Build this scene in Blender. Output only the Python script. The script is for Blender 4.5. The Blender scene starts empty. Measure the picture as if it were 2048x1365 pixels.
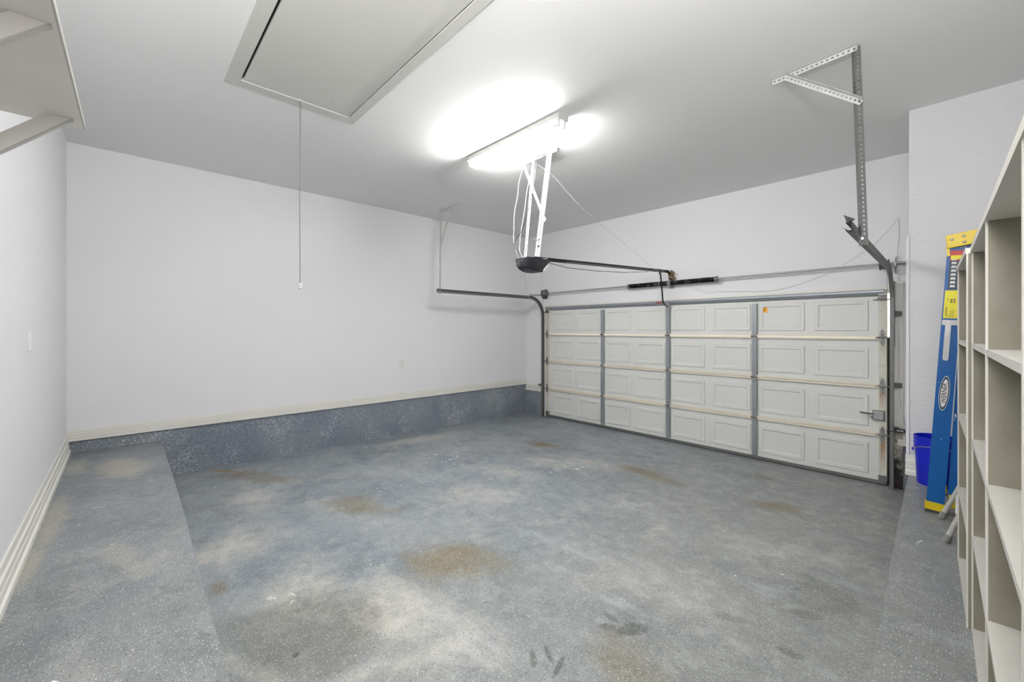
import bpy, bmesh, math, random
from mathutils import Vector, Matrix
random.seed(7)
C = bpy.context.scene
col = C.collection
V = Vector
PI = math.pi

# ------------------------------------------------------------------ camera
cam_d = bpy.data.cameras.new('camera')
cam = bpy.data.objects.new('camera', cam_d); col.objects.link(cam)
cam.location = (0, 0, 1.69)
cam.rotation_euler = (PI / 2, 0, math.radians(46.94))
cam_d.sensor_width = 36
cam_d.lens = 833.6 / 2048 * 36
cam_d.shift_y = -23.5 / 2048
cam_d.clip_start = 0.02
C.camera = cam

# ------------------------------------------------------------------ world, exposure
w = bpy.data.worlds.new('world'); C.world = w; w.use_nodes = True
w.node_tree.nodes['Background'].inputs[0].default_value = (1.0, 0.93, 0.8, 1)
w.node_tree.nodes['Background'].inputs[1].default_value = 2.5
C.view_settings.view_transform = 'Standard'
C.view_settings.look = 'None'
C.view_settings.gamma = 1
C.view_settings.use_curve_mapping = False
C.view_settings.exposure = 0.12
TUBE = 205.0           # emission of the two fluorescent tubes
# added fill light standing in for a bounced flash, aimed up from the camera
fl_d = bpy.data.lights.new('bounce_fill', 'AREA'); fl_d.shape = 'DISK'; fl_d.size = 0.35; fl_d.energy = 150
fl_d.color = (1.0, 0.985, 0.96)
fl = bpy.data.objects.new('bounce_fill', fl_d); col.objects.link(fl)
fl.location = (-0.03, -0.12, 2.50); fl.rotation_euler = (PI, 0, 0)

# ------------------------------------------------------------------ room measures
XL, XR = -6.03, 0.40          # left wall, right wall
YB, YF = -0.405, 6.04         # back wall, door wall
YP, XP = 4.892, -0.285        # the wall that juts out beside the door
ZC = 3.55
ZS = 0.455                    # top of the raised ledge
DX0, DX1 = -5.47, -0.525      # door leaf
def floor_z(y): return 0.0095 * (YF - y) - 0.004

# ------------------------------------------------------------------ material helpers
class NT:
    def __init__(s, name, rough=0.5, metal=0.0, spec=0.5):
        s.m = bpy.data.materials.new(name); s.m.use_nodes = True
        s.t = s.m.node_tree; s.n = s.t.nodes; s.l = s.t.links
        s.b = s.n['Principled BSDF']
        s.b.inputs['Roughness'].default_value = rough
        s.b.inputs['Metallic'].default_value = metal
        s.b.inputs['Specular IOR Level'].default_value = spec
        s.tc = s.n.new('ShaderNodeNewGeometry').outputs['Position']
    def put(s, sock, v):
        if isinstance(v, bpy.types.NodeSocket): s.l.new(v, sock)
        elif isinstance(v, (tuple, list)) and len(v) == 3 and sock.type == 'RGBA': sock.default_value = (*v, 1)
        else: sock.default_value = v
    def noise(s, scale, detail=4, rough=0.55, vec=None, dist=0.0):
        n = s.n.new('ShaderNodeTexNoise'); s.put(n.inputs['Vector'], vec or s.tc)
        n.inputs['Scale'].default_value = scale; n.inputs['Detail'].default_value = detail
        n.inputs['Roughness'].default_value = rough; n.inputs['Distortion'].default_value = dist
        return n.outputs['Fac']
    def vor(s, scale, vec=None, rnd=1.0):
        n = s.n.new('ShaderNodeTexVoronoi'); s.put(n.inputs['Vector'], vec or s.tc)
        n.inputs['Scale'].default_value = scale; n.inputs['Randomness'].default_value = rnd
        return n.outputs['Distance'], n.outputs['Color']
    def math(s, op, a, b=0.0, clamp=False):
        n = s.n.new('ShaderNodeMath'); n.operation = op; n.use_clamp = clamp
        s.put(n.inputs[0], a); s.put(n.inputs[1], b); return n.outputs[0]
    def ramp(s, v, lo, hi, a=0.0, b=1.0):
        n = s.n.new('ShaderNodeMapRange'); n.interpolation_type = 'SMOOTHSTEP'
        s.put(n.inputs[0], v); n.inputs[1].default_value = lo; n.inputs[2].default_value = hi
        n.inputs[3].default_value = a; n.inputs[4].default_value = b; return n.outputs[0]
    def mix(s, f, a, b):
        n = s.n.new('ShaderNodeMix'); n.data_type = 'RGBA'
        s.put(n.inputs[0], f); s.put(n.inputs[6], a); s.put(n.inputs[7], b); return n.outputs[2]
    def sep(s, v):
        n = s.n.new('ShaderNodeSeparateXYZ'); s.put(n.inputs[0], v); return n.outputs
    def mapping(s, scale=(1, 1, 1), loc=(0, 0, 0), rot=(0, 0, 0), vec=None, kind='POINT'):
        n = s.n.new('ShaderNodeMapping'); n.vector_type = kind
        s.put(n.inputs[0], vec or s.tc)
        n.inputs['Scale'].default_value = scale; n.inputs['Location'].default_value = loc
        n.inputs['Rotation'].default_value = rot; return n.outputs[0]
    def length(s, v):
        n = s.n.new('ShaderNodeVectorMath'); n.operation = 'LENGTH'; s.put(n.inputs[0], v); return n.outputs['Value']
    def bump(s, h, strength=0.2, dist=0.01):
        n = s.n.new('ShaderNodeBump'); n.inputs['Strength'].default_value = strength
        n.inputs['Distance'].default_value = dist; s.put(n.inputs['Height'], h)
        s.l.new(n.outputs[0], s.b.inputs['Normal'])
    def color(s, c): s.put(s.b.inputs['Base Color'], c); return s.m
    def rough(s, c): s.put(s.b.inputs['Roughness'], c)

def plain(name, c, rough=0.5, metal=0.0, var=0.06, scale=12, spec=0.5, bump=0.0):
    t = NT(name, rough, metal, spec)
    f = t.noise(scale, 5)
    lo = tuple(x * (1 - var) for x in c); hi = tuple(min(1, x * (1 + var)) for x in c)
    t.color(t.mix(f, lo, hi))
    if bump: t.bump(t.noise(scale * 12, 3), bump, 0.002)
    return t.m

def wall_mat(name, c, bump_scale=55, strength=0.12, dist=0.004, scuff=0.0):
    t = NT(name, 0.7, 0, 0.3)
    f = t.noise(1.3, 3)
    base = t.mix(f, tuple(x * 0.985 for x in c), c)
    if scuff:
        s_ = t.ramp(t.noise(7, 8, 0.7), 0.62, 0.75, 0, scuff)
        base = t.mix(s_, base, tuple(x * 0.7 for x in c))
    t.color(base)
    t.bump(t.ramp(t.noise(bump_scale, 4, 0.6), 0.35, 0.65), strength, dist)
    return t.m

def flecks(t, base, scale, size, frac_w, frac_b, cw=(0.75, 0.77, 0.77), cb=(0.02, 0.022, 0.028), seed=0.0):
    vec = t.mapping(loc=(seed, seed * 2, seed))
    wob = t.noise(scale * 2.0, 2, vec=vec)
    d, c = t.vor(scale, vec=vec)
    d = t.math('ADD', d, t.math('MULTIPLY', t.math('SUBTRACT', wob, 0.5), 0.35))
    inside = t.math('LESS_THAN', d, size)
    r = t.sep(c)[0]
    w_ = t.math('MULTIPLY', inside, t.math('LESS_THAN', r, frac_w))
    b_ = t.math('MULTIPLY', inside, t.math('GREATER_THAN', r, 1 - frac_b))
    base = t.mix(w_, base, cw)
    return t.mix(b_, base, cb)

def stain(t, x, y, rx, ry, rot, noise, amount, lo=0.45, hi=1.15, k=0.9):
    v = t.mapping(kind='TEXTURE', loc=(x, y, 0), rot=(0, 0, math.radians(rot)), scale=(rx, ry, 1000))
    d = t.length(v)
    d = t.math('ADD', d, t.math('MULTIPLY', t.math('SUBTRACT', noise, 0.5), k * 2))
    return t.ramp(d, lo, hi, amount, 0.0)

def floor_material(name, ledge=False):
    t = NT(name, 0.33, 0, 0.45)
    a = (0.178, 0.210, 0.240); b = (0.272, 0.300, 0.318)
    n1 = t.noise(0.9, 6, 0.6, dist=0.4); n2 = t.noise(2.6, 8, 0.65, dist=0.3); n3 = t.noise(9, 8, 0.7)
    nf = t.noise(4.2, 10, 0.68)
    c = t.mix(t.ramp(n1, 0.35, 0.65), a, b)
    # the paint is greyer towards the door and the right-hand side
    c = t.mix(t.ramp(t.math('ADD', t.sep(t.tc)[0], t.math('MULTIPLY', n1, 3.0)), -2.2, .6, 0, .8), c, (0.225, 0.228, 0.215))
    n5 = t.noise(3.3, 10, .72, vec=t.mapping(loc=(3, 7, 0)), dist=.5)
    c = t.mix(t.ramp(n3, 0.42, 0.72, 0, 0.5), c, (0.38, 0.395, 0.39))
    c = t.mix(t.ramp(n5, 0.50, 0.36, 0, 0.55), c, (0.145, 0.162, 0.172))
    c = t.mix(t.ramp(n2, 0.54, 0.74, 0, 0.7), c, (0.43, 0.43, 0.405))
    streak = t.noise(2.2, 6, 0.6, vec=t.mapping(scale=(0.5, 1.7, 1), rot=(0, 0, 0.5)))
    c = t.mix(t.ramp(streak, 0.56, 0.72, 0, 0.55), c, (0.40, 0.43, 0.445))
    crisp = t.math('MULTIPLY', t.ramp(t.noise(3.7, 12, .74, vec=t.mapping(loc=(2, 5, 0)), dist=.8), .58, .62), t.ramp(n1, .45, .6))
    c = t.mix(t.math('MULTIPLY', crisp, .42), c, (0.46, 0.465, 0.45))
    if not ledge:
        pale = (0.53, 0.515, 0.465)
        for p in [(-3.72, .56, .30, .42, 20, .8), (-2.25, 1.15, .22, .50, 80, .95), (-2.0, 1.35, .16, .42, 95, .6),
                  (-3.27, 2.62, .55, .30, 40, .55), (-3.7, 3.26, .5, .22, 30, .5), (-5.55, 3.3, .9, .22, 85, .75),
                  (-2.86, .83, .30, .45, 60, .75), (-3.5, 3.9, .5, .25, 20, .6), (-3.1, 4.3, .5, .25, 20, .6),
                  (-1.4, 2.5, .6, .35, 30, .35), (-1.0, 3.6, .5, .25, 30, .3), (-4.7, .95, .45, .25, 10, .6),
                  (-2.4, .42, .6, .06, 25, .5), (-1.9, .95, .06, .4, -20, .5)]:
            c = t.mix(t.math('MULTIPLY', stain(t, *p[:5], nf, p[5] * .95, .15, 1.25, .75), t.ramp(n3, .35, .62, .45, 1)), c, pale)
        c = t.mix(stain(t, -2.40, .76, .43, .37, 15, nf, .72, .62, 1.12, .55), c, t.mix(t.ramp(n3, .35, .65), (0.16, 0.155, 0.135), (0.27, 0.265, 0.24)))
        c = t.mix(stain(t, -2.46, .62, .5, .25, 30, nf, .5, .5, 1.1, .5), c, (0.16, 0.17, 0.16))
        brown = (0.175, 0.135, 0.065)
        for p in [(-2.5, 1.68, .36, .30, 40, .72), (-2.25, 1.9, .22, .2, 0, .45), (-3.9, 1.60, .36, .24, 20, .6), (-3.55, 1.75, .25, .12, 50, .35),
                  (-5.55, .98, .5, .10, 60, .6), (-4.09, 4.47, .34, .16, 15, .85), (-2.6, 4.48, .36, .16, 10, .75),
                  (-2.2, 4.4, .35, .12, 10, .5), (-1.15, 4.54, .33, .15, 15, .7), (-1.12, 1.82, .25, .2, 0, .4),
                  (-1.5, 5.35, .2, .08, 0, .5), (-3.2, .45, .1, .06, 0, .6), (-5.2, 1.15, .5, .16, 40, .45)]:
            c = t.mix(stain(t, *p[:5], nf, p[5], .2, 1.2), c, brown)
        wet = (0.085, 0.09, 0.08)
        for p in [(-1.23, 2.05, .10, .05, 60, .8), (-1.33, 1.97, .05, .03, 40, .7), (-1.36, 2.05, .05, .02, 0, .6),
                  (-1.42, 1.58, .02, .10, 60, .8), (-1.33, 1.55, .02, .09, 20, .8), (-1.45, 1.5, .02, .08, 50, .7),
                  (-.62, 2.9, .10, .05, 30, .5), (-.60, 2.5, .07, .04, 10, .55), (-.9, 2.55, .1, .05, 30, .4), (-.55, 3.2, .25, .2, 0, .4),
                  (-2.277, .639, .018, .018, 0, 1.0)]:
            c = t.mix(t.math('MULTIPLY', stain(t, *p[:5], nf, p[5], .5, 1.1, 1.3), t.ramp(n3, .35, .5, .4, 1)), c, wet)
        # thin rusty spill against the left kerb
        c = t.mix(stain(t, -5.80, .86, .20, .022, 40, nf, 1.0, .7, 1.2, .35), c, (0.30, 0.16, 0.035))
        c = t.mix(stain(t, -5.62, 1.02, .16, .03, 100, nf, .8, .6, 1.0, .35), c, (0.25, 0.14, 0.045))
    else:
        c = t.mix(.26, c, (0.12, 0.125, 0.13))
        tan = (0.44, 0.41, 0.34)
        for p in [(-5.1, .0, .45, .18, 10, .7), (-4.0, -.33, .5, .08, 0, .6), (-5.4, -.30, .3, .08, 0, .6),
                  (-3.1, .0, .35, .08, 15, .35), (-3.3, -.36, .3, .05, 0, .6)]:
            c = t.mix(stain(t, *p[:5], nf, p[5], .3, 1.2), c, tan)
    # decorative flakes: white and dark
    c = flecks(t, c, 92, .20, .22, .30, (0.66, 0.68, 0.68), seed=0.0)
    c = flecks(t, c, 150, .26, .26, .18, (0.60, 0.62, 0.62), seed=3.3)
    # larger paint chips, gathered in drifts
    d, cc = t.vor(9, vec=t.mapping(loc=(5, 1, 0)))
    d = t.math('ADD', d, t.math('MULTIPLY', t.math('SUBTRACT', t.noise(34, 4, .6), .5), .55))
    mask = t.math('MULTIPLY', t.math('LESS_THAN', d, t.math('MULTIPLY', t.sep(cc)[2], .16)), t.math('LESS_THAN', t.sep(cc)[1], .85))
    if ledge: area = t.ramp(t.noise(1.1, 2), .50, .62, 0, 1)
    else: area = t.math('MAXIMUM', stain(t, -4.1, 2.9, 1.9, 1.5, 20, n1, 1, .5, 1.1, .8), t.ramp(t.noise(.9, 2, vec=t.mapping(loc=(9, 4, 0))), .60, .66))
    mask = t.math('MULTIPLY', mask, area)
    c = t.mix(mask, c, (0.74, 0.74, 0.72))
    if not ledge:
        chips = t.ramp(t.noise(16, 4, .6), .62, .66)
        near = t.math('MAXIMUM', stain(t, -4.55, 3.0, .45, .35, 20, nf, 1, .5, 1.0, .4), stain(t, -3.25, 3.9, .5, .3, 20, nf, 1, .5, 1.0, .4))
        near = t.math('MAXIMUM', near, stain(t, -2.75, .75, .3, .12, 60, nf, 1, .5, 1.0, .4))
        c = t.mix(t.math('MULTIPLY', chips, near), c, (0.72, 0.73, 0.72))
        x_ = t.sep(t.tc)
    else:
        sw = t.ramp(t.noise(11, 4, .6, vec=t.mapping(scale=(1, .5, 1))), .70, .72)
        c = t.mix(sw, c, (0.60, 0.62, 0.62))
    t.color(c)
    t.rough(t.ramp(n2, .3, .7, .30, .52))
    t.bump(t.noise(160, 3), .10, .002)
    return t.m

def kerb_material():
    t = NT('painted kerb', 0.4, 0, 0.4)
    n1 = t.noise(1.5, 5); n2 = t.noise(6, 6, .7)
    c = t.mix(t.ramp(n1, .35, .65), (0.155, 0.182, 0.225), (0.215, 0.240, 0.265))
    c = t.mix(t.ramp(n2, .55, .8, 0, .5), c, (0.23, 0.24, 0.25))
    dens = t.ramp(t.noise(2.4, 4), .35, .68)
    v = t.mapping(loc=(1, 2, 3))
    d, cc = t.vor(75, vec=v)
    m = t.math('LESS_THAN', d, .30)
    m = t.math('MULTIPLY', m, t.math('LESS_THAN', t.sep(cc)[0], t.math('MULTIPLY', dens, 1.0)))
    c = t.mix(m, c, (0.70, 0.74, 0.80))
    c = flecks(t, c, 130, .26, .30, .05, (0.60, 0.64, 0.70), seed=2)
    t.color(c); t.bump(t.noise(120, 3), .15, .002)
    return t.m

def steel(name, c=(0.30, 0.31, 0.32), rough=0.42, metal=0.75, dirt=0.35, dirt_c=(0.12, 0.10, 0.08)):
    t = NT(name, rough, metal)
    f = t.noise(25, 6, .7)
    base = t.mix(f, tuple(x * .8 for x in c), tuple(min(1, x * 1.15) for x in c))
    base = t.mix(t.ramp(t.noise(9, 6, .7), .55, .75, 0, dirt), base, dirt_c)
    t.color(base); t.rough(t.ramp(f, .3, .7, rough * .8, rough * 1.25)); return t.m

def end_stile_mat():
    t = NT('rust streaked cream steel', 0.5, 0, .4)
    c = t.mix(t.noise(14, 5), (0.58, 0.56, 0.49), (0.70, 0.68, 0.61))
    x, y, z = t.sep(t.tc)[:3]
    # runs below each hinge of the right stile
    streak = t.noise(30, 5, .65, vec=t.mapping(scale=(1.6, 1, .16)))
    for z0, z1, k in [(1.02, .80, 1.0), (.50, .10, .85), (1.54, 1.36, .35)]:
        v = t.mapping(kind='TEXTURE', loc=(-.557, 0, z0 + .02), scale=(.027, 1000, 1))
        xx = t.math('ABSOLUTE', t.sep(v)[0])
        band = t.ramp(xx, .3, 1.5, 1, 0)
        zz = t.math('MULTIPLY', t.math('LESS_THAN', z, z0 + .02), t.ramp(z, z1, z0, 0, 1))
        m = t.math('MULTIPLY', t.math('MULTIPLY', band, zz), t.ramp(streak, .34, .54, .35 * k, k))
        c = t.mix(m, c, (0.27, 0.125, 0.03))
    c = t.mix(t.ramp(t.noise(18, 8, .75), .55, .72, 0, .7), c, (0.30, 0.21, 0.11))
    t.color(c); return t.m

M = {}
M['wall'] = wall_mat('white wall paint', (0.80, 0.80, 0.815), 60, .10, .003)
M['wall_tex'] = wall_mat('white knockdown wall paint', (0.69, 0.69, 0.705), 38, .30, .005)
M['ceiling'] = wall_mat('ceiling paint', (0.87, 0.87, 0.865), 45, .05, .002)
M['floor'] = floor_material('speckled garage floor paint')
M['ledge'] = floor_material('speckled ledge paint', True)
M['kerb'] = kerb_material()
M['trim'] = plain('cream trim paint', (0.76, 0.75, 0.70), .45, 0, .05, 6)
M['hatch'] = plain('hatch paint', (0.60, 0.60, 0.565), .55, 0, .04, 3)
M['strap'] = plain('greyish white painted strap', (0.52, 0.52, 0.50), .5, 0, .08, 30)
M['shelf'] = plain('cream shelf paint', (0.66, 0.64, 0.585), .5, 0, .06, 7, bump=.1)
def shelf_raw():
    t = NT('shaded thinly painted plywood', .6)
    g = t.noise(6, 6, .6, vec=t.mapping(scale=(1.5, .35, 1)))
    c = t.mix(t.ramp(g, .35, .65), (0.225, 0.205, 0.155), (0.265, 0.245, 0.195))  # plywood tone lowered overall to carry the shade inside the shelves
    c = t.mix(t.ramp(t.noise(11, 6, .7), .66, .76, 0, .5), c, (0.22, 0.20, 0.165))
    t.color(c); return t.m
M['shelf_in'] = shelf_raw()
M['wshelf'] = plain('overhead shelf paint', (0.80, 0.77, 0.72), .5, 0, .08, 5)
M['wedge'] = plain('pale shelf edge', (0.50, 0.49, 0.455), .5)
M['galv'] = steel('galvanised steel', (0.40, 0.41, 0.42), .42, .55, .25)
M['galv_dark'] = steel('dull galvanised steel', (0.185, 0.188, 0.183), .5, .5, .5, (.09, .075, .06))
M['strut'] = steel('strut steel', (0.36, 0.385, 0.41), .36, .6, .2)
M['hinge'] = steel('hinge steel', (0.26, 0.26, 0.25), .5, .5, .6)
M['rusty'] = steel('rusty bracket steel', (0.28, 0.19, 0.11), .6, .3, .9, (.06, .03, .02))
M['wht_metal'] = plain('white painted angle', (0.76, 0.76, 0.74), .45, 0, .05, 30)
M['black'] = plain('black plastic', (0.018, 0.018, 0.024), .38, 0, .1, 10)
M['blackm'] = plain('black steel rail', (0.022, 0.023, 0.026), .35, .4, .1, 10)
M['grey_label'] = plain('grey label', (0.16, 0.16, 0.165), .5)
M['grey_label2'] = plain('pale grey print', (0.40, 0.40, 0.40), .5)
def spring_mat():
    t = NT('oily black spring steel', .35, .5)
    g = t.ramp(t.noise(9, 4, .6, vec=t.mapping(scale=(1.6, 2, 2))), .52, .64)
    t.color(t.mix(g, (0.014, 0.014, 0.014), (0.15, 0.15, 0.145))); return t.m
M['spring'] = spring_mat()
M['door'] = plain('off white door skin', (0.70, 0.705, 0.685), .45, 0, .03, 4)
M['door_edge'] = plain('cream section edge', (0.77, 0.71, 0.59), .5, 0, .07, 16)
M['end_stile'] = end_stile_mat()
M['seal'] = plain('dark rubber seal', (0.05, 0.05, 0.05), .7)
M['lens'] = NT('frosted lamp lens', .35).color((0.78, 0.78, 0.76))
M['orange'] = plain('orange sticker', (0.92, 0.40, 0.01), .5)
M['ink'] = plain('dark ink', (0.03, 0.025, 0.03), .5)
M['blue'] = None
def ladder_blue():
    t = NT('blue fibreglass', .4, 0, .3)
    c = t.mix(t.noise(6, 4), (0.0, 0.066, 0.25), (0.001, 0.092, 0.32))
    n = t.noise(22, 5, .6, vec=t.mapping(scale=(1, 1, .45)))
    c = t.mix(t.ramp(n, .685, .70), c, (0.60, 0.66, 0.72))
    t.color(c); return t.m
M['blue'] = ladder_blue()
M['yellow'] = plain('yellow plastic', (0.68, 0.50, 0.008), .42, 0, .06, 20)
M['label_y'] = plain('yellow label', (0.68, 0.60, 0.01), .5)
M['label_r'] = plain('red label', (0.45, 0.03, 0.02), .5)
M['label_n'] = plain('navy label', (0.012, 0.03, 0.055), .5)
M['label_w'] = plain('white print', (0.66, 0.66, 0.65), .5)
M['alu'] = steel('worn aluminium', (0.33, 0.33, 0.33), .4, .6, .2)
M['bucket'] = plain('deep blue plastic', (0.0, 0.008, 0.48), .35, 0, .06, 8)
M['stool'] = plain('off white enamel tube', (0.42, 0.41, 0.385), .5, 0, .14, 20)
M['rubber'] = plain('grey rubber', (0.22, 0.215, 0.20), .7, 0, .2, 30)
M['cord'] = plain('white cord', (0.62, 0.62, 0.60), .6)
M['cord_dark'] = plain('grey cord', (0.30, 0.30, 0.29), .6)
M['cord_mid'] = plain('dark grey cord', (0.13, 0.13, 0.13), .6)
M['plate'] = plain('white cover plate', (0.77, 0.77, 0.76), .35)
M['rot'] = None
def rot_mat():
    t = NT('rotting jamb paint', .6)
    z = t.sep(t.tc)[2]
    n = t.noise(14, 6, .7)
    v = t.math('ADD', z, t.math('MULTIPLY', t.math('SUBTRACT', n, .5), 1.1))
    c = t.mix(t.ramp(v, .18, .42), (0.018, 0.014, 0.012), (0.42, 0.40, 0.34))
    c = t.mix(t.ramp(t.noise(26, 5, .7), .58, .66, 0, .8), c, (0.10, 0.035, 0.02))
    t.color(c); return t.m
M['rot'] = rot_mat()
te = NT('glowing fluorescent tube'); te.b.inputs['Emission Color'].default_value = (1.0, 0.985, 0.96, 1)
te.b.inputs['Emission Strength'].default_value = TUBE; M['tube'] = te.color((.9, .9, .9))

# ------------------------------------------------------------------ mesh helpers
class MB:
    def __init__(s): s.b = bmesh.new()
    def box(s, x0, x1, y0, y1, z0, z1, mat=None):
        vs = [V((x, y, z)) for z in (z0, z1) for y in (y0, y1) for x in (x0, x1)]
        if mat is not None: vs = [mat @ v for v in vs]
        vs = [s.b.verts.new(v) for v in vs]
        for f in ((0, 2, 3, 1), (4, 5, 7, 6), (0, 1, 5, 4), (2, 6, 7, 3), (0, 4, 6, 2), (1, 3, 7, 5)):
            s.b.faces.new([vs[i] for i in f])
        return s
    def quad(s, *p): s.b.faces.new([s.b.verts.new(V(q)) for q in p]); return s
    def prism(s, pts, off):
        a = [s.b.verts.new(V(p)) for p in pts]; b = [s.b.verts.new(V(p) + V(off)) for p in pts]
        s.b.faces.new(a[::-1]); s.b.faces.new(b)
        for i in range(len(a)):
            j = (i + 1) % len(a); s.b.faces.new((a[i], a[j], b[j], b[i]))
        return s
    def sweep(s, path, prof, up=(0, 0, 1), closed=True, caps=True):
        """profile (u, v) points swept along the path; u = side axis, v = the other normal"""
        path = [V(p) for p in path]; rings = []
        side_prev = None
        for i, p in enumerate(path):
            t = (path[min(i + 1, len(path) - 1)] - path[max(i - 1, 0)]).normalized()
            u_ = V(up)
            if side_prev is None:
                if abs(t.dot(u_)) > .98: u_ = V((1, 0, 0)) if abs(t.x) < .9 else V((0, 1, 0))
                sd = t.cross(u_).normalized()
            else:
                sd = (side_prev - t * side_prev.dot(t)).normalized()
            side_prev = sd; nn = sd.cross(t)
            rings.append([s.b.verts.new(p + sd * a + nn * b) for a, b in prof])
        n = len(prof)
        for r0, r1 in zip(rings, rings[1:]):
            for i in range(n if closed else n - 1):
                j = (i + 1) % n; s.b.faces.new((r0[i], r0[j], r1[j], r1[i]))
        if caps and closed: s.b.faces.new(rings[0][::-1]); s.b.faces.new(rings[-1])
        return s
    def tube(s, path, r, n=8):
        return s.sweep(path, [(r * math.cos(2 * PI * i / n), r * math.sin(2 * PI * i / n)) for i in range(n)])
    def lathe(s, base, axis, prof, n=24, cap=True):
        """prof: (radius, distance along the axis)"""
        base = V(base); ax = V(axis).normalized()
        e1 = ax.cross(V((0, 0, 1)) if abs(ax.z) < .9 else V((1, 0, 0))).normalized(); e2 = ax.cross(e1)
        rings = []
        for r, h in prof:
            rings.append([s.b.verts.new(base + ax * h + (e1 * math.cos(2 * PI * i / n) + e2 * math.sin(2 * PI * i / n)) * max(r, 1e-5)) for i in range(n)])
        for r0, r1 in zip(rings, rings[1:]):
            for i in range(n):
                j = (i + 1) % n; s.b.faces.new((r0[i], r0[j], r1[j], r1[i]))
        if cap: s.b.faces.new(rings[0][::-1]); s.b.faces.new(rings[-1])
        return s
    def perf(s, p0, p1, W, N, width, t=.0025, pitch=.029, hr=.0058, rows=1):
        """a punched steel flange: p0 -> p1 is one long edge, W the width direction, N the thickness direction"""
        p0, p1 = V(p0), V(p1); L = (p1 - p0); ln = L.length; L.normalize()
        W = V(W); W = (W - L * W.dot(L)).normalized(); N = L.cross(W) * (1 if L.cross(W).dot(V(N)) >= 0 else -1)
        n = max(1, round(ln / pitch)); c = ln / n; rw = width / rows
        for k in range(n):
            for q in range(rows):
                o = p0 + L * (c * k) + W * (rw * q)
                outer = [(0, 0), (.5, 0), (1, 0), (1, .5), (1, 1), (.5, 1), (0, 1), (0, .5)]
                mid = o + L * c / 2 + W * rw / 2
                hole = [(-.7, -.7), (0, -1), (.7, -.7), (1, 0), (.7, .7), (0, 1), (-.7, .7), (-1, 0)]
                A, B, A2, B2 = [], [], [], []
                for (a, b), (h, g) in zip(outer, hole):
                    P = o + L * c * a + W * rw * b; Q = mid + L * h * hr * 1.3 + W * g * hr
                    A.append(s.b.verts.new(P)); B.append(s.b.verts.new(Q))
                    A2.append(s.b.verts.new(P + N * t)); B2.append(s.b.verts.new(Q + N * t))
                for i in range(8):
                    j = (i + 1) % 8
                    s.b.faces.new((A[i], A[j], B[j], B[i])); s.b.faces.new((A2[j], A2[i], B2[i], B2[j]))
                    s.b.faces.new((B[i], B[j], B2[j], B2[i]))
                    if (i in (0, 1) and q == 0) or (i in (4, 5) and q == rows - 1): s.b.faces.new((A[j], A[i], A2[i], A2[j]))
        return s
    def angle(s, p0, p1, A, B, wa=.034, wb=.034, rows=1, **k):
        A, B = V(A), V(B)
        s.perf(p0, p1, A, B, wa, rows=rows, **k); s.perf(p0, p1, B, A, wb, rows=rows, **k); return s

def mesh_obj(name, me, mat, parent=None, label=None):
    o = bpy.data.objects.new(name, me); col.objects.link(o)
    if mat is not None and not me.materials: me.materials.append(mat)
    if parent is not None:
        o.parent = parent
        # meshes are written in room coordinates; only the Empty of a thing has an offset to undo
        o.matrix_parent_inverse = Matrix.Translation(-parent.location)
    if label: o['label'] = label
    if name in ('bolts', 'nail', 'label_print', 'print_lines', 'pictograms', 'slots', 'boss'): o['kind'] = 'stuff'
    return o

def obj(name, mb, mat, parent=None, label=None, smooth=False, bevel=0):
    if bevel:
        bmesh.ops.remove_doubles(mb.b, verts=mb.b.verts, dist=1e-6)
        es = [e for e in mb.b.edges if len(e.link_faces) == 2 and e.calc_face_angle(0) > .6]
        bmesh.ops.bevel(mb.b, geom=es, offset=bevel, segments=2, profile=.7, affect='EDGES')
    bmesh.ops.recalc_face_normals(mb.b, faces=mb.b.faces)
    me = bpy.data.meshes.new(name); mb.b.to_mesh(me); mb.b.free()
    if smooth:
        for p in me.polygons: p.use_smooth = True
        try: me.set_sharp_from_angle(angle=math.radians(smooth if smooth is not True else 40))
        except Exception: pass
    return mesh_obj(name, me, mat, parent, label)

def thing(name, label, cat, loc=(0, 0, 0), group=None):
    o = bpy.data.objects.new(name, None); col.objects.link(o); o.location = loc
    o.empty_display_size = .1
    o['label'] = label; o['category'] = cat
    if group: o['group'] = group
    return o
def tag(o, label, cat, group=None):
    o['label'] = label; o['category'] = cat
    if group: o['group'] = group
    return o
def struct(name, mb, mat, parent=None, label=None, **k):
    o = obj(name, mb, mat, parent, None, **k)
    if parent is None: o['kind'] = 'structure'
    if label: o['label'] = label
    return o

def text_mesh(name, body, size, mat, M4, parent, extrude=.0004, bold=0.0, shear=0.0, label=None):
    cu = bpy.data.curves.new(name, 'FONT'); cu.body = body; cu.size = size; cu.extrude = extrude
    cu.offset = bold; cu.shear = shear; cu.align_x = 'CENTER'; cu.align_y = 'CENTER'
    to = bpy.data.objects.new(name + '_tmp', cu)
    col.objects.link(to); bpy.context.view_layer.update()
    me = bpy.data.meshes.new_from_object(to.evaluated_get(bpy.context.evaluated_depsgraph_get()))
    bpy.data.objects.remove(to); bpy.data.curves.remove(cu)
    me.transform(M4); me.name = name
    me.materials.clear()
    return mesh_obj(name, me, mat, parent, label)

# ================================================================== ROOM SHELL
TH = .15
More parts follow.
